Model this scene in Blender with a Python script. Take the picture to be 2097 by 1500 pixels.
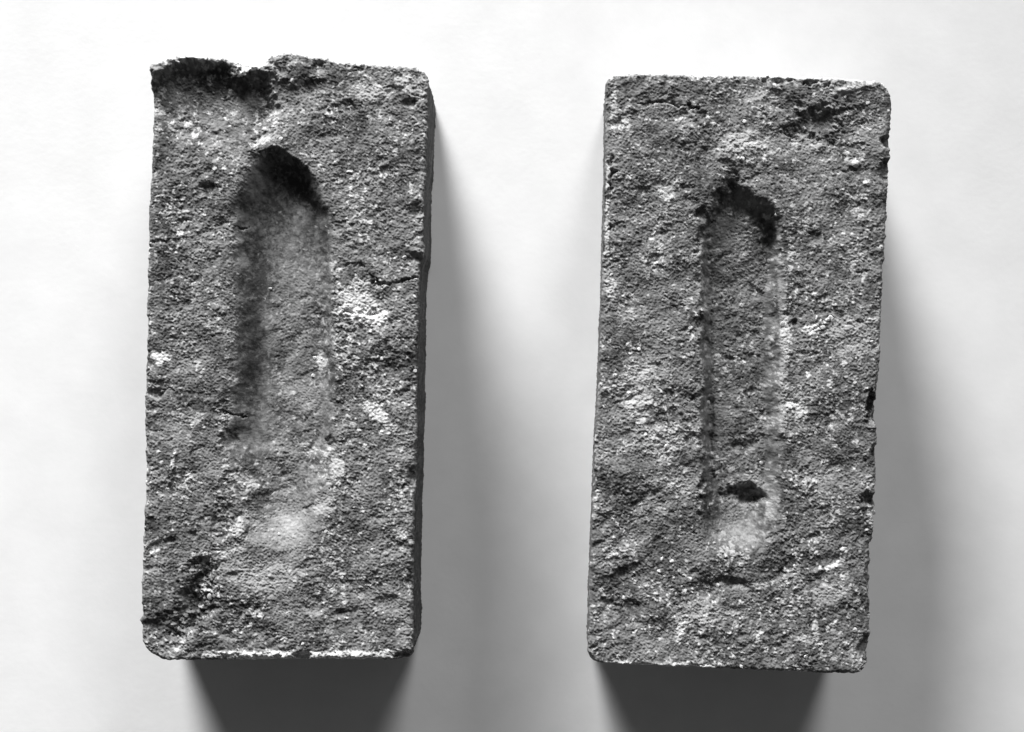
import bpy, math, random
import numpy as np
from mathutils import Vector

# ------------------------------------------------------------------ scene
scene = bpy.context.scene
for o in list(bpy.data.objects):
    bpy.data.objects.remove(o, do_unlink=True)
COL = scene.collection
MM = 0.001
S = 5.6            # photograph pixels per millimetre on the bricks' upper faces
H = 62.0           # brick height, mm
DTOP = 10.5 * H    # camera to the upper faces, mm

# ------------------------------------------------------------------ camera
cam_d = bpy.data.cameras.new('camera')
cam = bpy.data.objects.new('camera', cam_d)
COL.objects.link(cam)
cam.location = (0, 0, (H + DTOP) * MM)
cam.rotation_euler = (0, 0, 0)
cam_d.sensor_fit = 'HORIZONTAL'
cam_d.sensor_width = 36.0
cam_d.lens = 36.0 * DTOP / (2097 / S)
cam_d.clip_start = 0.01
cam_d.clip_end = 50
scene.camera = cam

# ------------------------------------------------------------------ world (dim room)
world = bpy.data.worlds.new('World')
scene.world = world
world.use_nodes = True
bg = world.node_tree.nodes['Background']
bg.inputs[0].default_value = (1, 1, 1, 1)
bg.inputs[1].default_value = 0.06

# ------------------------------------------------------------------ two studio lamps beyond the top edge
def lamp(name, az, el, dist, size, size_y, power, aim, spread):
    d = bpy.data.lights.new(name, 'AREA')
    d.shape = 'ELLIPSE'
    d.size = size
    d.size_y = size_y
    d.energy = power
    d.color = (1, 1, 1)
    d.spread = math.radians(spread)
    o = bpy.data.objects.new(name, d)
    COL.objects.link(o)
    a, e = math.radians(az), math.radians(el)
    p = Vector((-math.sin(a) * math.cos(e), math.cos(a) * math.cos(e), math.sin(e))) * dist
    o.location = p
    o.rotation_euler = (Vector(aim) - p).to_track_quat('-Z', 'Y').to_euler()
    return o
lamp('key_lamp', 17.5, 17.5, 3.0, 1.15, 0.95, 10.9, (-0.16, -0.17, 0), 32)
lamp('second_lamp', -16.5, 28.0, 3.0, 1.00, 0.90, 1.80, (0.09, -0.08, 0), 30)

scene.view_settings.view_transform = 'Standard'
scene.view_settings.look = 'None'
scene.view_settings.exposure = 0.0
scene.view_settings.gamma = 1.0
scene.view_settings.use_curve_mapping = False

# ------------------------------------------------------------------ noise toolkit (numpy)
_rng = np.random.RandomState(7)
_P = _rng.permutation(4096).astype(np.int32)
_A = (_rng.rand(4096) * 2 * np.pi).astype(np.float32)
_GX, _GY = np.cos(_A), np.sin(_A)

def perlin(x, y, seed):
    x = np.asarray(x, np.float32) + np.float32(1000.37)
    y = np.asarray(y, np.float32) + np.float32(1000.71)
    ix, iy = np.floor(x).astype(np.int32), np.floor(y).astype(np.int32)
    fx, fy = x - ix, y - iy
    ux = fx * fx * fx * (fx * (fx * 6 - 15) + 10)
    uy = fy * fy * fy * (fy * (fy * 6 - 15) + 10)
    c0 = _P[(ix + seed * 131) & 4095]
    c1 = _P[(ix + 1 + seed * 131) & 4095]
    def g(c, dx, dy):
        k = _P[(c + iy + dy) & 4095]
        return _GX[k] * (fx - dx) + _GY[k] * (fy - dy)
    n0 = g(c0, 0, 0) * (1 - ux) + g(c1, 1, 0) * ux
    n1 = g(c0, 0, 1) * (1 - ux) + g(c1, 1, 1) * ux
    return (n0 * (1 - uy) + n1 * uy) * np.float32(1.5)

def fbm(x, y, scale, seed, octv=3, gain=0.5):
    s, a, f, t = 0, 1.0, 1.0 / scale, 0.0
    for i in range(octv):
        s = s + a * perlin(x * f + 17.3 * i, y * f - 9.1 * i, seed + i)
        t += a
        a *= gain
        f *= 2.03
    return s / t

_R1, _R2, _R3 = _rng.rand(4096).astype(np.float32), _rng.rand(4096).astype(np.float32), _rng.rand(4096).astype(np.float32)

def worley(x, y, cell, seed):
    """distance to nearest jittered point (in cells) and that point's random id"""
    X, Y = np.asarray(x / cell, np.float32) + 500, np.asarray(y / cell, np.float32) + 500
    ix, iy = np.floor(X).astype(np.int32), np.floor(Y).astype(np.int32)
    best = np.full(X.shape, 9.0, np.float32)
    bid = np.zeros(X.shape, np.float32)
    for dx in (-1, 0, 1):
        c = _P[(ix + dx + seed * 131) & 4095]
        for dy in (-1, 0, 1):
            k = _P[(c + iy + dy) & 4095]
            d = np.hypot(X - (ix + dx) - _R1[k], Y - (iy + dy) - _R2[k])
            m = d < best
            best = np.where(m, d, best)
            bid = np.where(m, _R3[k], bid)
    return best, bid

def sstep(a, b, x):
    t = np.clip((x - a) / (b - a), 0, 1)
    return t * t * (3 - 2 * t)

def segdist(px, py, pts):
    """distance in px from points to a polyline"""
    d = np.full(px.shape, 1e9)
    for (x0, y0), (x1, y1) in zip(pts[:-1], pts[1:]):
        vx, vy = x1 - x0, y1 - y0
        L = vx * vx + vy * vy + 1e-9
        t = np.clip(((px - x0) * vx + (py - y0) * vy) / L, 0, 1)
        d = np.minimum(d, np.hypot(px - x0 - t * vx, py - y0 - t * vy))
    return d

def polydist(px, py, poly):
    """signed distance in px to a closed polygon, positive inside"""
    d = segdist(px, py, poly + [poly[0]])
    ins = np.zeros(px.shape, bool)
    n = len(poly)
    for i in range(n):
        x0, y0 = poly[i]
        x1, y1 = poly[(i + 1) % n]
        if y0 == y1:
            continue
        c = ((y0 > py) != (y1 > py)) & (px < (x1 - x0) * (py - y0) / (y1 - y0) + x0)
        ins ^= c
    return np.where(ins, d, -d)

def smooth_poly(poly, it=1):
    for _ in range(it):
        q = []
        for i in range(len(poly)):
            a, b = poly[i], poly[(i + 1) % len(poly)]
            q.append((a[0] * .75 + b[0] * .25, a[1] * .75 + b[1] * .25))
            q.append((a[0] * .25 + b[0] * .75, a[1] * .25 + b[1] * .75))
        poly = q
    return poly

def blob(px, py, cx, cy, rx, ry, ang=0.0, hard=0.0):
    """soft elliptical bump 1 -> 0"""
    a = math.radians(ang)
    dx, dy = px - cx, py - cy
    u = (dx * math.cos(a) + dy * math.sin(a)) / rx
    v = (-dx * math.sin(a) + dy * math.cos(a)) / ry
    return 1 - sstep(hard, 1.0, np.hypot(u, v))

# ------------------------------------------------------------------ materials
def node(nt, t, **kw):
    n = nt.nodes.new(t)
    for k, v in kw.items():
        setattr(n, k, v)
    return n

def brick_material(name, lo, hi, lime):
    m = bpy.data.materials.new(name)
    m.use_nodes = True
    nt = m.node_tree
    b = nt.nodes['Principled BSDF']
    b.inputs['Roughness'].default_value = 0.92
    b.inputs['Specular IOR Level'].default_value = 0.18
    tc = node(nt, 'ShaderNodeTexCoord')
    at = node(nt, 'ShaderNodeAttribute', attribute_name='tone')
    al = node(nt, 'ShaderNodeAttribute', attribute_name='lime')
    n1 = node(nt, 'ShaderNodeTexNoise')
    n1.inputs['Scale'].default_value = 1900
    n1.inputs['Detail'].default_value = 3
    nt.links.new(tc.outputs['Object'], n1.inputs['Vector'])
    mx = node(nt, 'ShaderNodeMath', operation='MULTIPLY_ADD')
    nt.links.new(n1.outputs['Fac'], mx.inputs[0])
    mx.inputs[1].default_value = 0.5
    ad = node(nt, 'ShaderNodeMath', operation='SUBTRACT')
    nt.links.new(at.outputs['Fac'], ad.inputs[0])
    ad.inputs[1].default_value = 0.25
    nt.links.new(ad.outputs[0], mx.inputs[2])
    r = node(nt, 'ShaderNodeValToRGB')
    r.color_ramp.elements[0].color = (lo, lo, lo, 1)
    r.color_ramp.elements[1].color = (hi, hi, hi, 1)
    nt.links.new(mx.outputs[0], r.inputs[0])
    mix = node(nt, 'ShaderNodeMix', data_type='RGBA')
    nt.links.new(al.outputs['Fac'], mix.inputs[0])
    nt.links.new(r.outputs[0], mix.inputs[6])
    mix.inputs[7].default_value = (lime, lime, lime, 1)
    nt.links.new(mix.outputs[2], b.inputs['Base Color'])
    bp = node(nt, 'ShaderNodeBump')
    bp.inputs['Strength'].default_value = 0.5
    bp.inputs['Distance'].default_value = 0.00012
    nt.links.new(n1.outputs['Fac'], bp.inputs['Height'])
    nt.links.new(bp.outputs[0], b.inputs['Normal'])
    return m

def crumb_material():
    m = bpy.data.materials.new('lime_mortar')
    m.use_nodes = True
    nt = m.node_tree
    b = nt.nodes['Principled BSDF']
    b.inputs['Roughness'].default_value = 0.9
    b.inputs['Specular IOR Level'].default_value = 0.2
    tc = node(nt, 'ShaderNodeTexCoord')
    n1 = node(nt, 'ShaderNodeTexNoise')
    n1.inputs['Scale'].default_value = 900
    nt.links.new(tc.outputs['Object'], n1.inputs['Vector'])
    r = node(nt, 'ShaderNodeValToRGB')
    r.color_ramp.elements[0].position = 0.3
    r.color_ramp.elements[0].color = (.32, .32, .32, 1)
    r.color_ramp.elements[1].position = 0.62
    r.color_ramp.elements[1].color = (.72, .72, .72, 1)
    nt.links.new(n1.outputs['Fac'], r.inputs[0])
    nt.links.new(r.outputs[0], b.inputs['Base Color'])
    return m

def paper_material():
    m = bpy.data.materials.new('white_card')
    m.use_nodes = True
    nt = m.node_tree
    b = nt.nodes['Principled BSDF']
    b.inputs['Roughness'].default_value = 0.85
    b.inputs['Specular IOR Level'].default_value = 0.1
    tc = node(nt, 'ShaderNodeTexCoord')
    n1 = node(nt, 'ShaderNodeTexNoise')
    n1.inputs['Scale'].default_value = 55
    n1.inputs['Detail'].default_value = 5
    nt.links.new(tc.outputs['Object'], n1.inputs['Vector'])
    r = node(nt, 'ShaderNodeValToRGB')
    r.color_ramp.elements[0].position = 0.3
    r.color_ramp.elements[0].color = (.84, .84, .84, 1)
    r.color_ramp.elements[1].position = 0.7
    r.color_ramp.elements[1].color = (.895, .895, .895, 1)
    nt.links.new(n1.outputs['Fac'], r.inputs[0])
    nt.links.new(r.outputs[0], b.inputs['Base Color'])
    n2 = node(nt, 'ShaderNodeTexNoise')
    n2.inputs['Scale'].default_value = 420
    n2.inputs['Detail'].default_value = 3
    nt.links.new(tc.outputs['Object'], n2.inputs['Vector'])
    bp = node(nt, 'ShaderNodeBump')
    bp.inputs['Strength'].default_value = 0.18
    bp.inputs['Distance'].default_value = 0.0002
    nt.links.new(n2.outputs['Fac'], bp.inputs['Height'])
    nt.links.new(bp.outputs[0], b.inputs['Normal'])
    return m

MAT_CRUMB = crumb_material()
MAT_PAPER = paper_material()

# ------------------------------------------------------------------ the white card they lie on
def make_card():
    n, w = 120, 1.5
    c = np.linspace(-w / 2, w / 2, n)
    X, Y = np.meshgrid(c, c)
    Z = np.minimum(0, -0.0002 + fbm(X, Y, 0.12, 5, 2) * 0.00012)
    v = np.stack([X, Y, Z], -1).reshape(-1, 3)
    i = np.arange(n * n).reshape(n, n)
    f = np.stack([i[:-1, :-1], i[:-1, 1:], i[1:, 1:], i[1:, :-1]], -1).reshape(-1, 4)
    me = bpy.data.meshes.new('white_card')
    me.from_pydata(v.tolist(), [], f.tolist())
    me.polygons.foreach_set('use_smooth', np.ones(len(f), bool))
    me.materials.append(MAT_PAPER)
    o = bpy.data.objects.new('white_card', me)
    COL.objects.link(o)
    o['kind'] = 'structure'
    o['label'] = 'plain white card surface under both bricks'
    return o
make_card()

# ------------------------------------------------------------------ brick builder
def mesh_from(name, v, quads, extra_face=None):
    me = bpy.data.meshes.new(name)
    nq = len(quads)
    loops = quads.reshape(-1)
    starts = np.arange(nq) * 4
    if extra_face is not None:
        starts = np.append(starts, nq * 4)
        loops = np.concatenate([loops, extra_face])
    me.vertices.add(len(v))
    me.vertices.foreach_set('co', np.ascontiguousarray(v, np.float32).reshape(-1))
    me.loops.add(len(loops))
    me.loops.foreach_set('vertex_index', loops.astype(np.int32))
    me.polygons.add(len(starts))
    me.polygons.foreach_set('loop_start', starts.astype(np.int32))
    me.update(calc_edges=True)
    me.polygons.foreach_set('use_smooth', np.ones(len(me.polygons), bool))
    return me

def curve(pts):
    p = np.array(pts, float)
    return lambda t: np.interp(t, p[:, 0], p[:, 1])

def make_brick(spec):
    seed = spec['seed']
    left, right = curve(spec['left']), curve(spec['right'])      # x(y)
    top, bot = curve(spec['top']), curve(spec['bottom'])          # y(x)
    x0, x1, y0, y1 = spec['box']
    W, L = (x1 - x0) / S, (y1 - y0) / S                           # mm
    step = 0.25
    nu, nv = int(W / step) + 1, int(L / step) + 1
    a = np.linspace(0, W, nu)[None, :].repeat(nv, 0)
    b = np.linspace(0, L, nv)[:, None].repeat(nu, 1)
    # rounded plan corners
    ed_a = np.minimum(a, W - a)
    ed_b = np.minimum(b, L - b)
    for (sx, sy), R in spec['corners'].items():
        cx, cy = (R if sx < 0 else W - R), (R if sy < 0 else L - R)
        dx, dy = (a - cx) * sx, (b - cy) * sy
        m = (dx > 0) & (dy > 0)
        li = np.maximum(dx, dy)
        l2 = np.hypot(dx, dy) + 1e-9
        a = np.where(m, cx + sx * dx * li / l2, a)
        b = np.where(m, cy + sy * dy * li / l2, b)
    edge = np.minimum(ed_a, ed_b)                                 # mm from the rim (grid sense)
    px, py = x0 + a * S, y0 + b * S
    u, v = a / W, b / L
    for _ in range(3):
        py = top(px) * (1 - v) + bot(px) * v
        px = left(py) * (1 - u) + right(py) * u
    smx, smy = px.copy(), py.copy()
    # ragged rim (px), dying out inwards
    xm, ym = px / S, py / S
    rag = spec['rag']
    def ragn(t, k):
        return (fbm(t, t * 0 + k, 7, seed + 3) * 0.55 + fbm(t, t * 0 + k, 2.2, seed + 4, 2) * 0.45
                + fbm(t, t * 0 + k, .9, seed + 5, 2) * 0.13)
    r1 = ragn(ym, 3.3) * rag[0] * S * np.exp(-ed_a / 2.2)
    r2 = ragn(ym, 9.1) * rag[1] * S * np.exp(-ed_a / 2.2)
    px = px + np.where(u < .5, r1, r2) * sstep(0, 4, ed_b)
    r3 = ragn(xm, 21.7) * rag[2] * S * np.exp(-ed_b / 1.6)
    r4 = ragn(xm, 33.9) * rag[3] * S * np.exp(-ed_b / 1.6)
    py = py + np.where(v < .5, r3, r4) * sstep(0, 4, ed_a)
    for (cx, cy, r, amx, amy) in spec.get('push', []):
        w = blob(px, py, cx, cy, r, r)
        px = px + amx * w
        py = py + amy * w

    # ---------------- relief, mm
    xm, ym = px / S, py / S
    frog_d = polydist(px + fbm(xm, ym, 13, seed + 61, 4, .42) * 12, py + fbm(xm, ym, 13, seed + 62, 4, .42) * 12, spec['frog']) / S
    smooth = spec['smooth'](px, py, frog_d)                       # 0 rough .. 1 smooth
    amp = 1 - smooth
    ca, sa = math.cos(math.radians(28)), math.sin(math.radians(28))
    xr, yr = xm * ca - ym * sa, xm * sa + ym * ca                 # drag direction, up to the right
    wx, wy = xm + fbm(xm, ym, 3, seed + 11, 4, .6) * 1.3, ym + fbm(xm, ym, 3, seed + 12, 4, .6) * 1.3
    h = fbm(xm, ym, 38, seed + 20, 2) * 0.9
    cl = sstep(-.35, .45, fbm(xm, ym, 17, seed + 33, 3))          # coarse patches
    am = (.2 + .8 * amp) * (.55 + .6 * cl)
    h += fbm(xr * .85, yr, 12, seed + 21, 3) * .95 * (.35 + .65 * amp)
    h += fbm(xr * .9, yr, 3.8, seed + 22, 5, .66) * .4 * am
    rg = fbm(wx * .8, wy, 2.6, seed + 23, 3, .6)
    h -= np.abs(rg) * .22 * am                                      # crumbly ridges
    d1, i1 = worley(wx, wy, 2.1, seed + 30)
    d2, i2 = worley(wx, wy, 1.0, seed + 31)
    d3, i3 = worley(wx, wy, .55, seed + 32)
    g = np.maximum(0, 1 - (d1 / .62) ** 2) * (i1 > .6) * .3 * cl
    g += np.maximum(0, 1 - (d2 / .75) ** 2) * (.02 + .20 * i2) * (.3 + .7 * cl)
    g += np.maximum(0, 1 - (d3 / .8) ** 2) * (.03 + .17 * i3)
    h += g * amp * spec['grain']
    h += fbm(xm, ym, .8, seed + 40, 2) * .28 * (.2 + .8 * amp)
    # irregular hollows where the clay tore
    ho = fbm(xr * .6 + rg, yr + rg, 7, seed + 45, 4, .55)
    h -= np.maximum(0, ho - .22) * 2.0 * amp
    # frog
    fw = spec['frog_wall'](px, py)
    depth = spec['frog_depth'](px, py)
    h -= depth * sstep(-.6 - spec['frog_soft'](px, py), fw, frog_d)
    # named relief
    for f in spec['relief']:
        k = f[0]
        if k == 'blob':
            R = max(f[3], f[4]) * 1.45
            m = (np.abs(px - f[1]) < R) & (np.abs(py - f[2]) < R)
        else:
            P = np.array(f[1])
            R = 40 if k == 'poly' else f[2] + 25
            m = (px > P[:, 0].min() - R) & (px < P[:, 0].max() + R) & (py > P[:, 1].min() - R) & (py < P[:, 1].max() + R)
        qx, qy, mx, my = px[m], py[m], xm[m], ym[m]
        if k == 'blob':
            _, cx, cy, rx, ry, ang, dz, hard = f
            wob = fbm(mx, my, 4.5, seed + int(cx), 4, .6) * .75
            aa = math.radians(ang)
            dx, dy = qx - cx, qy - cy
            q = np.hypot((dx * math.cos(aa) + dy * math.sin(aa)) / rx, (-dx * math.sin(aa) + dy * math.cos(aa)) / ry) + wob
            h[m] += dz * (.62 if dz < 0 else .85) * (1 - sstep(hard, 1.0, q))
        elif k == 'line':
            _, pts, wd, dz = f
            d = segdist(qx + fbm(mx, my, 4, seed + 71, 4, .6) * 16, qy + fbm(mx, my, 4, seed + 72, 4, .6) * 14, pts)
            brk = .15 + .85 * sstep(-.25, .3, fbm(mx, my, 6, seed + 73, 2))
            h[m] += dz * brk * (1 - sstep(wd * .3, wd, d))
        elif k == 'poly':
            _, pts, dz, ww = f[:4]
            d = polydist(qx + fbm(mx, my, 5, seed + 74) * 12, qy + fbm(mx, my, 5, seed + 75) * 12, pts)
            h[m] += dz * sstep(0, ww, d) * (1 - sstep(f[4], f[5], qy + fbm(mx, my, 7, seed + 76, 3) * 30))
    # rim rounding with wear
    rr = spec['rim'] * (1 + .8 * fbm(xm, ym, 9, seed + 80, 2))
    rr = np.maximum(rr, .25)
    e = np.clip(edge, 0, rr)
    h -= rr - np.sqrt(np.maximum(0, rr * rr - (rr - e) ** 2))
    h = np.maximum(h, -H * .55)

    # ---------------- lime and tone
    lime = np.zeros(px.shape)
    fl = fbm(wx, wy, 1.9, seed + 90, 4, .6)
    fp = fbm(xm, ym, 12, seed + 91, 3)
    n0 = fbm(xm, ym, 1.2, seed + 93, 3, .6)
    lime = np.maximum(lime, sstep(.2, .5, fl + .6 * fp) * .75 * (.15 + .85 * amp))
    lime = np.maximum(lime, sstep(.93, .97, i2) * sstep(.62, .35, d2) * .4 * amp)
    for q, (cell, rad, keep) in enumerate(((4.4, .24, .60), (2.4, .30, .66), (1.7, .34, .72))):
        dl, il = worley(wx + fl * .8, wy, cell, seed + 140 + q)
        ok = sstep(keep, keep + .1, il + .35 * fbm(xm, ym, 16, seed + 150 + q, 2) + spec['fleck'](px, py))
        lime = np.maximum(lime, ok * .95 * sstep(rad, rad * .5, dl + .2 * n0) * (.3 + .7 * amp))
    # upper rim painted pale, as if catching the lamps
    lime = np.maximum(lime, spec['rim_lit'] * sstep(.1, .5, fl + .55 * np.exp(-ed_b / 2.2) * (v < .5)) * np.exp(-ed_b / 2.6) * (v < .5))
    lime = lime * spec['lime_mask'](px, py)
    for f in spec['lime']:  # lime patches, plus lit slopes and rims painted pale
        if f[0] == 'b':
            _, cx, cy, rx, ry, ang, k = f
            w = blob(px, py, cx, cy, rx * 1.25, ry * 1.25, ang, .1)
        else:
            _, pts, wd, k = f
            w = 1 - sstep(wd * .2, wd, segdist(px, py, pts))
        n = fbm(wx, wy, 2.6, seed + 95, 4, .62)
        lime = np.maximum(lime, k * sstep(.28, .60, w * .85 + n * .85))
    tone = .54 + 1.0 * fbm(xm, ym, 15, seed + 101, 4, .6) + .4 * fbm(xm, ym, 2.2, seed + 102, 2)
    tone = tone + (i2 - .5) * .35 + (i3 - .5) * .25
    for (cx, cy, rx, ry, ang, k) in spec['stain_shade']:  # stains, plus shade painted into recesses and one lit slope
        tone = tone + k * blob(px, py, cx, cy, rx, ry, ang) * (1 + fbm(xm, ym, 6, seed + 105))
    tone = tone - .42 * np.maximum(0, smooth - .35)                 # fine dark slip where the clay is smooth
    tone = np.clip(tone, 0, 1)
    h += lime * .12 * amp

    # ---------------- vertices, metres, local to the brick's base
    ox, oy = ((x0 + x1) / 2 - 1048.5) / S, -((y0 + y1) / 2 - 750) / S
    def world_xy(qx, qy):
        return (qx - 1048.5) / S - ox, -(qy - 750) / S - oy
    X, Y = world_xy(px, py)
    topv = np.stack([X, Y, H + h], -1).reshape(-1, 3)
    idx = np.arange(nu * nv).reshape(nv, nu)
    ring = np.concatenate([idx[0, :-1], idx[:-1, -1], idx[-1, :0:-1], idx[:0:-1, 0]])   # clockwise seen from above
    SX, SY = world_xy(smx, smy)
    P = np.stack([X.reshape(-1)[ring], Y.reshape(-1)[ring]], -1)
    Q = np.stack([SX.reshape(-1)[ring], SY.reshape(-1)[ring]], -1)
    T = np.roll(Q, -6, 0) - np.roll(Q, 6, 0)
    N = np.stack([-T[:, 1], T[:, 0]], -1)
    N /= np.linalg.norm(N, axis=1)[:, None] + 1e-9
    s = np.cumsum(np.linalg.norm(np.roll(Q, -1, 0) - Q, axis=1))
    s0 = s / s[-1]
    ztop = topv[ring, 2]
    rows = np.concatenate([np.linspace(0, .08, 9)[1:], np.linspace(.08, 1, 34)[1:]])
    verts = [topv]
    tones = [tone.reshape(-1)]
    limes = [lime.reshape(-1)]
    quads = [np.stack([idx[:-1, :-1], idx[1:, :-1], idx[1:, 1:], idx[:-1, 1:]], -1).reshape(-1, 4)]
    qcent = frog_d
    inside = (qcent[:-1, :-1] + qcent[1:, 1:] + qcent[1:, :-1] + qcent[:-1, 1:]).reshape(-1) / 4 > -.3
    prev = ring
    base = nu * nv
    # seamless loop coordinate
    cs, sn = np.cos(s0 * 2 * np.pi) * s[-1] / 6.283, np.sin(s0 * 2 * np.pi) * s[-1] / 6.283
    for k, t in enumerate(rows):
        z = ztop * (1 - t) + .05 * t
        dn = (ztop - z)
        off = fbm(cs + z * .61, sn + z * .83, 9, seed + 120, 3) * .7 + fbm(cs + z * .7, sn - z * .9, 2, seed + 121, 4, .65) * .55
        off = off - .35 + np.where(N[:, 0] < 0, spec['flare'][0], spec['flare'][1]) * dn / H
        w = sstep(0, 5, dn)[:, None]
        xy = P * (1 - w) + (Q + N * off[:, None]) * w
        verts.append(np.column_stack([xy, z]))
        tones.append(np.clip(spec['side_tone'] + fbm(cs + z, sn, 5, seed + 130, 4, .6) * .6, 0, 1))
        limes.append(sstep(.3, .5, fbm(cs + z, sn - z, 4, seed + 131, 3)) * .6 * spec['side_lime'])
        cur = base + k * len(ring) + np.arange(len(ring))
        quads.append(np.stack([prev, np.roll(prev, -1), np.roll(cur, -1), cur], -1))
        prev = cur
    V = np.concatenate(verts) * MM
    tones, limes = np.concatenate(tones), np.concatenate(limes)
    Qd = np.concatenate(quads)
    isfrog = np.concatenate([inside, np.zeros(len(Qd) - len(inside), bool)])
    full = mesh_from('tmp', V, Qd)
    nrm = np.zeros(len(V) * 3, np.float32)
    full.vertices.foreach_get('normal', nrm)
    nrm = nrm.reshape(-1, 3)
    bpy.data.meshes.remove(full)

    root = bpy.data.objects.new('brick', None)
    COL.objects.link(root)
    root.empty_display_size = .02
    root.location = (ox * MM, oy * MM, 0)
    root['label'] = spec['label']
    root['category'] = 'brick'
    root['group'] = 'frogged bricks laid side by side on white card'
    for nm, mask, cap in (('body', ~isfrog, prev), ('frog', isfrog, None)):
        q = Qd[mask]
        used, inv = np.unique(q.reshape(-1), return_inverse=True)
        q2 = inv.reshape(-1, 4)
        ef = None
        if cap is not None:
            ef = np.searchsorted(used, cap)
        me = mesh_from('brick_' + nm, V[used], q2, ef)
        for an, ar in (('tone', tones), ('lime', limes)):
            at = me.attributes.new(an, 'FLOAT', 'POINT')
            at.data.foreach_set('value', ar[used].astype(np.float32))
        me.normals_split_custom_set_from_vertices(nrm[used].astype(np.float32))
        me.materials.append(spec['material'])
        o = bpy.data.objects.new(nm, me)
        COL.objects.link(o)
        o.parent = root
        if spec.get(nm + '_label'):
            o['label'] = spec[nm + '_label']

    # ---------------- crumbs of lime mortar stuck to the face
    rng = random.Random(seed)
    HX, HY, HZ = px.reshape(-1), py.reshape(-1), topv[:, 2]
    for (cx, cy, r) in spec['crumbs']:
        i = np.argmin((HX - cx) ** 2 + (HY - cy) ** 2)
        wx_, wy_ = world_xy(cx, cy)
        o = bpy.data.objects.new('lime_crumb', rng.choice(CRUMBS))
        COL.objects.link(o)
        o.parent = root
        rm = r * .85 / S * MM
        o.location = (wx_ * MM, wy_ * MM, HZ[i] * MM + rm * .05)
        o.scale = (rm * rng.uniform(.8, 1.25), rm * rng.uniform(.7, 1.1), rm * rng.uniform(.3, .45))
        o.rotation_euler = (rng.uniform(-.3, .3), rng.uniform(-.3, .3), rng.uniform(0, 6.28))
    return root

import bmesh
CRUMBS = []
for k in range(5):
    bm = bmesh.new()
    bmesh.ops.create_icosphere(bm, subdivisions=2, radius=1.0)
    rng = random.Random(40 + k)
    planes = [(Vector((rng.gauss(0, 1), rng.gauss(0, 1), rng.gauss(0, 1))).normalized(), rng.uniform(.55, .85)) for _ in range(9)]
    for v in bm.verts:
        for n, d in planes:
            e = v.co.dot(n) - d
            if e > 0:
                v.co -= n * e
        v.co *= 1 + rng.uniform(-.05, .05)
    me = bpy.data.meshes.new('lime_crumb')
    bm.to_mesh(me)
    bm.free()
    me.materials.append(MAT_CRUMB)
    CRUMBS.append(me)

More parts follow.
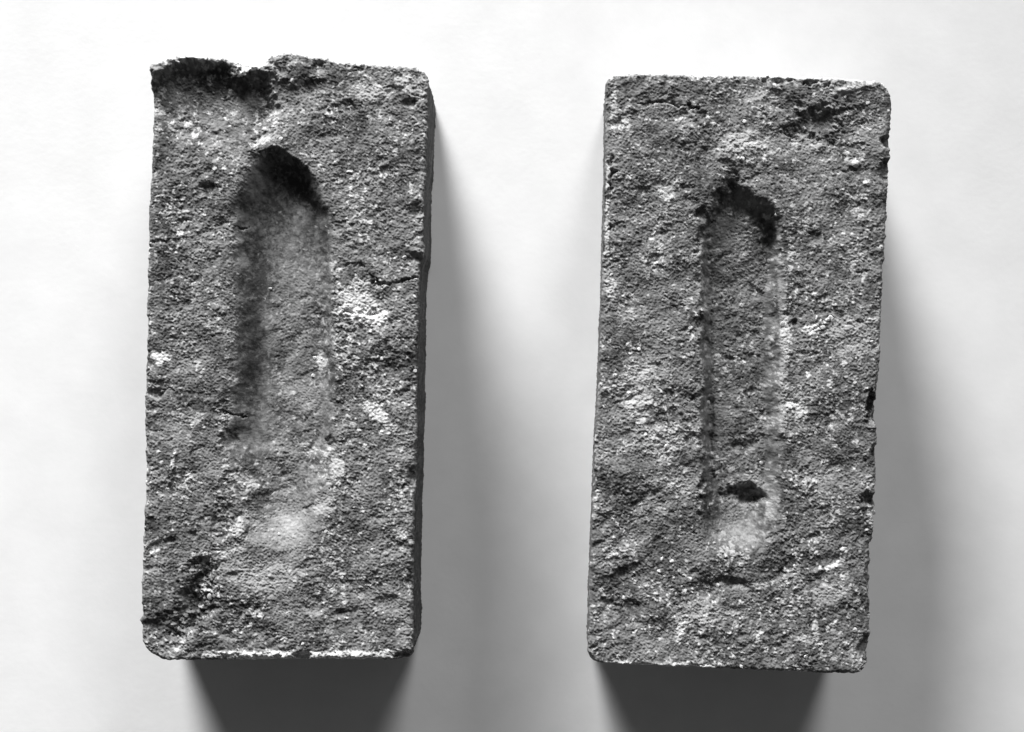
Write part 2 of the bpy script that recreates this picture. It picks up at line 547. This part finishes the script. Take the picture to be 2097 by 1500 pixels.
# ------------------------------------------------------------------ brick with the broken upper edge
FROG_A = smooth_poly([(530, 318), (575, 306), (626, 338), (662, 396), (678, 460), (680, 640), (684, 800), (690, 900),
                      (700, 980), (670, 1060), (625, 1125), (560, 1130), (500, 1080), (478, 1000), (462, 900),
                      (482, 800), (486, 640), (480, 500), (492, 400)])
spec_a = dict(
    seed=100, box=(300, 866, 124, 1352),
    left=[(100, 308), (140, 308), (180, 306), (220, 311), (300, 311), (350, 310), (450, 303), (480, 305), (600, 301), (700, 301),
          (820, 297), (1000, 298), (1100, 293), (1200, 290), (1310, 291), (1360, 298)],
    right=[(100, 872), (180, 877), (300, 874), (400, 868), (520, 868), (545, 860), (600, 858), (700, 856), (900, 853), (1060, 848),
           (1200, 846), (1345, 845)],
    top=[(290, 128), (330, 119), (380, 116), (470, 121), (500, 130), (540, 124), (560, 110), (590, 107), (650, 116), (700, 126),
         (800, 133), (880, 138)],
    bottom=[(280, 1350), (330, 1352), (440, 1355), (500, 1351), (620, 1350), (740, 1351), (860, 1349)],
    corners={(-1, -1): 2.5, (1, -1): 5.0, (-1, 1): 8.0, (1, 1): 2.2},
    rag=(.9, 1.5, .8, 1.0), rim=1.3, grain=.85, flare=(.2, .2), side_lime=0.1, side_tone=.12, rim_lit=1.0,
    push=[(284, 1274, 16, -7, 0)],
    frog=FROG_A, lime_mask=lambda px, py: 1.0 - .5 * blob(px, py, 590, 1060, 130, 110), fleck=lambda px, py: -.34 + .3 * blob(px, py, 760, 740, 150, 330) - .1 * blob(px, py, 560, 450, 200, 250),
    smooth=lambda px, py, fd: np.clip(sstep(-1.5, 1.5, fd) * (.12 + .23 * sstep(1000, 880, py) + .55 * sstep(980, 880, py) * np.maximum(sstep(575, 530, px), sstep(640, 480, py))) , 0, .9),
    frog_wall=lambda px, py: 6.2 + 4.5 * sstep(610, 500, px) + 13 * sstep(860, 1020, py),
    frog_soft=lambda px, py: 3.6 * sstep(600, 520, px),
    frog_depth=lambda px, py: 7.6 + .2 * sstep(380, 560, py) - 1.2 * sstep(750, 1100, py),
    relief=[
        ('poly', [(316, 150), (345, 124), (372, 108), (452, 112), (468, 132), (492, 158), (540, 142), (556, 156), (575, 210), (560, 360), (380, 380), (250, 360), (250, 170)], -3.6, 34, 205, 350),
        ('line', [(318, 146), (345, 126), (372, 114), (452, 118), (470, 136), (492, 156), (540, 142), (556, 146)], 18, 1.9),
        ('blob', 326, 118, 40, 20, 0, -3.5, .1), ('blob', 508, 116, 50, 30, 0, -4.5, .1),
        ('blob', 600, 150, 70, 34, 5, 1.4, .2), ('blob', 580, 140, 26, 20, 0, -1.6, .2), ('blob', 650, 138, 22, 14, 0, -1.5, .2),
        ('blob', 435, 385, 20, 24, 0, -1.4, .0), ('blob', 418, 368, 14, 18, 0, 1.2, .2),
        ('blob', 560, 222, 22, 12, 10, -1.4, .2), ('blob', 700, 222, 60, 16, -8, -1.1, .2), ('blob', 400, 265, 34, 20, 10, -1.0, .2),
        ('blob', 850, 435, 30, 24, -30, -2.8, .0), ('blob', 842, 212, 22, 14, 0, -2.2, .2),
        ('blob', 854, 528, 26, 16, 0, -3.2, .1), ('blob', 862, 828, 18, 14, 0, -3, .1), ('blob', 850, 1185, 18, 34, 0, -3.5, .2),
        ('blob', 848, 975, 14, 26, 0, -3.2, .2), ('blob', 838, 1345, 34, 16, -10, -4.5, .3), ('blob', 620, 1345, 30, 12, 0, -3, .2),
        ('blob', 750, 700, 90, 80, 0, 1.1, .2),
        ('line', [(700, 545), (735, 540), (755, 560), (775, 583), (815, 578), (858, 572)], 5, -1.5),
        ('line', [(445, 846), (480, 848), (500, 852)], 4, -1.5),
        ('line', [(460, 470), (500, 466)], 3.5, -1.2),
        ('line', [(700, 640), (740, 645), (800, 640)], 5, -1.0),
        ('blob', 674, 906, 16, 17, 0, -3.0, .25), ('blob', 465, 900, 26, 34, 20, -2.2, .2),
        ('blob', 418, 1165, 32, 34, 0, -3.6, .2), ('blob', 398, 1235, 50, 90, 20, -4.8, .1), ('blob', 330, 1285, 46, 30, 0, -2.2, .2),
        ('blob', 362, 1310, 20, 30, 0, -2.0, .2), ('blob', 455, 1080, 34, 60, 10, -1.6, .2), ('blob', 460, 1290, 30, 30, 0, -1.4, .2),
        ('blob', 640, 1240, 34, 22, 0, -1.3, .2), ('blob', 700, 1195, 20, 16, 0, -1.0, .2), ('blob', 800, 1240, 50, 28, 10, -1.2, .2),
        ('blob', 620, 1168, 20, 12, 0, -.9, .2), ('blob', 810, 1120, 28, 26, 0, -1.3, .2),
        ('line', [(300, 800), (325, 812), (345, 800)], 12, -.9), ('blob', 318, 770, 26, 30, 0, 1.4, .2),
        ('line', [(345, 990), (355, 940), (360, 925)], 6, .9),
        ('line', [(310, 500), (340, 492), (390, 487)], 9, -.7), ('line', [(300, 1130), (340, 1110), (400, 1095)], 9, -.8),
        ('line', [(395, 1342), (520, 1340), (640, 1343), (760, 1341)], 11, 1.6),
        ('line', [(440, 1338), (460, 1347)], 4, -1.4),
        ('blob', 560, 930, 40, 30, 30, .9, .2), ('blob', 540, 1000, 60, 18, -20, .8, .2),
    ],
    lime=[('b', 735, 632, 56, 44, -20, 1.0), ('b', 715, 605, 34, 28, 0, .95), ('b', 768, 655, 40, 22, -10, 1.0), ('b', 700, 640, 26, 22, 0, .9), ('b', 740, 580, 26, 18, 0, .7), ('b', 775, 850, 60, 20, 40, .95), ('b', 690, 955, 22, 28, 0, .7),
          ('b', 330, 735, 26, 20, 20, .8), ('b', 655, 740, 18, 30, 0, .8), ('b', 590, 1080, 140, 80, -30, .1), ('b', 590, 1120, 70, 26, -28, .15), ('b', 500, 990, 40, 18, 30, .6),  # the two at the frog's lower end paint its lit slope pale
          ('b', 660, 1040, 36, 30, 0, .4), ('b', 760, 190, 60, 26, 0, .6), ('b', 830, 170, 34, 24, 0, .7), ('b', 525, 135, 40, 12, -20, .9),  # last one paints the broken edge's lit bevel white
          ('b', 545, 285, 40, 10, -20, .5), ('l', [(420, 1342), (640, 1342), (800, 1340)], 14, .75), ('b', 700, 1180, 14, 20, 0, .7),  # long line paints the bottom lip's lit slope white
          ('b', 820, 1090, 26, 20, 0, .6), ('b', 322, 226, 18, 14, 0, .6), ('b', 470, 1135, 40, 14, -20, .6), ('b', 490, 1080, 12, 30, 0, .6),
          ('b', 540, 1180, 90, 60, 0, .3), ('l', [(352, 960), (358, 925)], 5, .8)],
    stain_shade=[(430, 165, 130, 60, 0, -.35), (405, 1210, 64, 120, 20, -.45), (330, 1290, 70, 50, 0, -.4), (580, 1080, 120, 90, 0, .08),  # first paints the break's shadow, last the frog's lit lower slope
           (750, 630, 110, 100, 0, .15), (508, 660, 44, 330, 0, -.22), (590, 420, 90, 110, 0, -.2)],  # last two paint shadow down the frog's left side and top end
    crumbs=[(430, 1222, 9), (756, 660, 7), (698, 640, 6), (668, 1090, 6), (640, 733, 7), (500, 995, 7), (548, 590, 6), (340, 738, 9),
            (782, 735, 6), (620, 1318, 5), (763, 1128, 6), (700, 1182, 6), (788, 768, 5), (742, 768, 6), (655, 735, 5), (830, 1102, 6),
            (570, 1095, 6), (575, 285, 6), (536, 288, 6), (636, 770, 6), (828, 528, 6), (848, 827, 5), (440, 345, 6), (850, 760, 5)],
    material=brick_material('fired_clay', .05, .27, .66),
    label='brick with broken hollowed upper left edge and smooth shallow frog, on the left',
    frog_label='long rounded frog recess, smooth at its upper end')

# ------------------------------------------------------------------ brick with the rounded corners
FROG_B = smooth_poly([(1452, 405), (1480, 385), (1505, 368), (1540, 395), (1600, 436), (1606, 480), (1604, 620), (1602, 800), (1606, 960),
                      (1604, 1040), (1585, 1095), (1530, 1125), (1480, 1130), (1448, 1095), (1444, 960), (1442, 800), (1440, 620), (1444, 480)])
spec_b = dict(
    seed=300, box=(1215, 1812, 157, 1368),
    left=[(140, 1240), (190, 1240), (300, 1240), (500, 1235), (700, 1229), (900, 1219), (1100, 1211), (1250, 1206), (1370, 1202)],
    right=[(140, 1828), (250, 1826), (400, 1818), (530, 1812), (650, 1805), (760, 1801), (800, 1797), (870, 1797), (960, 1795), (1080, 1790),
           (1103, 1789), (1112, 1781), (1200, 1783), (1300, 1781), (1380, 1778)],
    top=[(1230, 152), (1300, 150), (1420, 150), (1440, 154), (1530, 153), (1700, 160), (1800, 166), (1840, 168)],
    bottom=[(1190, 1356), (1230, 1358), (1380, 1365), (1500, 1371), (1640, 1377), (1700, 1379), (1790, 1381)],
    corners={(-1, -1): 5.0, (1, -1): 7.0, (-1, 1): 5.0, (1, 1): 6.0},
    rag=(.7, 1.3, .9, .8), rim=1.6, grain=1.0, flare=(-2.2, -.3), side_lime=.8, side_tone=.4, rim_lit=.9,
    frog=FROG_B, lime_mask=lambda px, py: 1.0 - .75 * blob(px, py, 1530, 1085, 120, 90), fleck=lambda px, py: -.32 - .5 * blob(px, py, 1530, 1085, 100, 80) + .2 * blob(px, py, 1690, 720, 130, 300) + .22 * blob(px, py, 1500, 1260, 420, 200) + .12 * blob(px, py, 1310, 830, 110, 250),
    smooth=lambda px, py, fd: np.clip(.15 * sstep(-1, 2, fd) + .2 * blob(px, py, 1640, 380, 160, 160), 0, 1),
    frog_wall=lambda px, py: 3.9 + 3.5 * sstep(1540, 1590, px) * sstep(480, 600, py) + 7.0 * sstep(980, 1090, py) + 2.5 * sstep(470, 400, py),
    frog_soft=lambda px, py: .6 * sstep(1540, 1480, px) + 3.0 * sstep(990, 1090, py),
    frog_depth=lambda px, py: 6.0 + 2.2 * sstep(430, 640, py),
    relief=[
        ('blob', 1672, 252, 78, 52, -20, -4.2, .0), ('blob', 1690, 240, 26, 20, 0, -1.6, .1), ('blob', 1640, 268, 18, 14, 0, -.9, .1),
        ('blob', 1500, 372, 22, 30, -20, -3.0, .0), ('blob', 1585, 485, 22, 40, 0, -1.6, .2),
        ('blob', 1535, 1018, 44, 28, 8, -6.5, .3), ('blob', 1500, 1020, 40, 14, 10, -1.6, .2), ('blob', 1555, 1035, 20, 22, 0, -2.5, .3),
        ('blob', 1500, 1192, 38, 16, 5, -2.2, .2), ('blob', 1450, 1205, 30, 26, 0, -1.6, .2), ('blob', 1500, 1248, 28, 10, 5, -.6, .0),
        ('line', [(1310, 216), (1330, 214), (1352, 207), (1380, 214), (1425, 222)], 5, -1.9), ('blob', 1268, 250, 16, 24, 30, -1.2, .0),
        ('blob', 1410, 240, 60, 20, 0, -1.0, .2), ('blob', 1590, 205, 34, 26, 0, -1.1, .2),
        ('line', [(1252, 320), (1250, 420), (1247, 470)], 6, -2.0),
        ('blob', 1425, 155, 22, 10, 0, -3, .3), ('line', [(1560, 163), (1640, 168), (1690, 172)], 8, -2.0),
        ('blob', 1790, 838, 20, 36, -14, -9, .4), ('blob', 1795, 930, 14, 30, 0, -5, .3), ('blob', 1780, 1022, 22, 16, 0, -5, .35),
        ('blob', 1818, 290, 18, 16, 0, -3.5, .3), ('blob', 1812, 350, 24, 26, 0, -3.2, .3), ('blob', 1775, 1335, 22, 36, 10, -4, .3),
        ('blob', 1788, 640, 12, 16, 0, -1.5, .3), ('blob', 1780, 1180, 10, 50, 0, -3, .3),
        ('blob', 1250, 1250, 26, 44, 20, -1.7, .2), ('blob', 1232, 1070, 20, 26, 0, -1.4, .2), ('blob', 1280, 1170, 36, 14, -25, -1.2, .2),
        ('blob', 1295, 1240, 26, 18, 0, -1.2, .2), ('blob', 1340, 530, 26, 12, 0, -1.1, .2), ('blob', 1690, 1150, 60, 20, -10, -1.0, .2),
        ('blob', 1625, 662, 12, 10, 0, -2, .3), ('blob', 1412, 900, 30, 30, 0, -1.2, .2), ('blob', 1350, 860, 90, 90, 0, .9, .1),
        ('blob', 1510, 310, 70, 40, 0, .9, .1), ('blob', 1752, 336, 20, 16, 0, .8, .2), ('blob', 1750, 180, 60, 10, -10, 1.0, .2),
        ('line', [(1442, 440), (1446, 640), (1447, 780), (1450, 920), (1446, 1050)], 22, -1.6),
        ('line', [(1650, 375), (1720, 350), (1760, 345)], 8, -.7), ('line', [(1230, 1359), (1340, 1361), (1480, 1366)], 7, 1.2),
        ('blob', 1455, 870, 18, 26, 20, -1.4, .2), ('blob', 1550, 690, 40, 60, 0, -.6, .2), ('blob', 1500, 735, 22, 8, 0, -1.2, .2),
        ('blob', 1560, 600, 28, 18, 30, -1.0, .2), ('blob', 1545, 910, 60, 18, -15, -1.0, .2), ('blob', 1560, 1010, 14, 10, 0, -1.0, .2),
    ],
    lime=[('b', 1660, 675, 28, 16, -20, .95), ('b', 1610, 690, 18, 60, 0, .75), ('b', 1635, 840, 34, 26, 10, .9), ('l', [(1730, 1125), (1725, 1150), (1695, 1165)], 10, .95),
          ('b', 1395, 1290, 14, 36, 10, .85), ('b', 1360, 905, 60, 50, -20, .6), ('b', 1300, 770, 60, 30, -20, .6), ('b', 1310, 830, 40, 60, 0, .5),
          ('b', 1585, 1040, 18, 36, 20, .35), ('b', 1740, 185, 46, 12, -15, .6),  # first one paints the frog's lower lit rim pale
          ('b', 1257, 225, 10, 60, 0, .7), ('l', [(1246, 330), (1243, 520)], 7, .6), ('b', 1560, 200, 60, 20, 0, .4), ('b', 1530, 295, 70, 40, 0, .5),
          ('l', [(1602, 560), (1606, 700), (1603, 880)], 13, .3), ('b', 1365, 400, 24, 16, 30, .8), ('l', [(1335, 490), (1352, 460)], 10, .7), ('b', 1250, 590, 18, 40, 0, .6), ('b', 1665, 300, 60, 10, 0, .3),  # first line paints the frog's lit right wall pale
          ('b', 1560, 1200, 24, 12, 0, .6), ('b', 1650, 1310, 26, 12, 0, .6), ('b', 1670, 1290, 10, 36, 0, .6), ('b', 1785, 1060, 12, 28, 0, .8),
          ('b', 1740, 690, 70, 60, 0, .45), ('b', 1690, 1220, 60, 30, 0, .45), ('l', [(1240, 1358), (1460, 1366)], 7, .6), ('b', 1440, 1260, 90, 40, 0, .4)],
    stain_shade=[(1500, 380, 60, 50, 0, -.25), (1535, 1020, 60, 40, 0, -.2), (1672, 256, 70, 50, 0, -.15), (1330, 850, 110, 160, 0, .22),  # first three paint shade into the frog top, pit and dent
           (1540, 290, 120, 60, 0, .2), (1700, 400, 120, 90, 0, .15), (1640, 760, 60, 160, 0, .15), (1260, 1230, 60, 120, 0, -.25), (1500, 1250, 360, 230, 0, -.12), (1440, 1000, 40, 200, 0, -.15)],  # last one paints shade along the frog's left wall
    crumbs=[(1752, 337, 12), (1524, 250, 7), (1520, 325, 8), (1668, 668, 8), (1684, 672, 7), (1603, 665, 7), (1750, 785, 7), (1365, 915, 9),
            (1308, 715, 5), (1510, 730, 5), (1790, 1050, 8), (1785, 700, 5), (1355, 395, 7), (1375, 405, 7), (1690, 385, 6), (1518, 1364, 6),
            (1650, 1345, 6), (1395, 1300, 7), (1355, 1145, 6), (1375, 1150, 6), (1550, 370, 6), (1590, 440, 5), (1640, 850, 8), (1625, 835, 6),
            (1778, 210, 7), (1730, 200, 6), (1805, 245, 7), (1340, 478, 6), (1700, 650, 6), (1455, 825, 7), (1565, 950, 6), (1725, 1125, 6),
            (1698, 1163, 7), (1750, 1290, 6)],
    material=brick_material('coarse_fired_clay', .05, .265, .66),
    label='brick with rounded corners, narrow straight frog and dark hole near its lower end',
    frog_label='narrow straight frog recess with a dark hole')

make_brick(spec_a)
make_brick(spec_b)
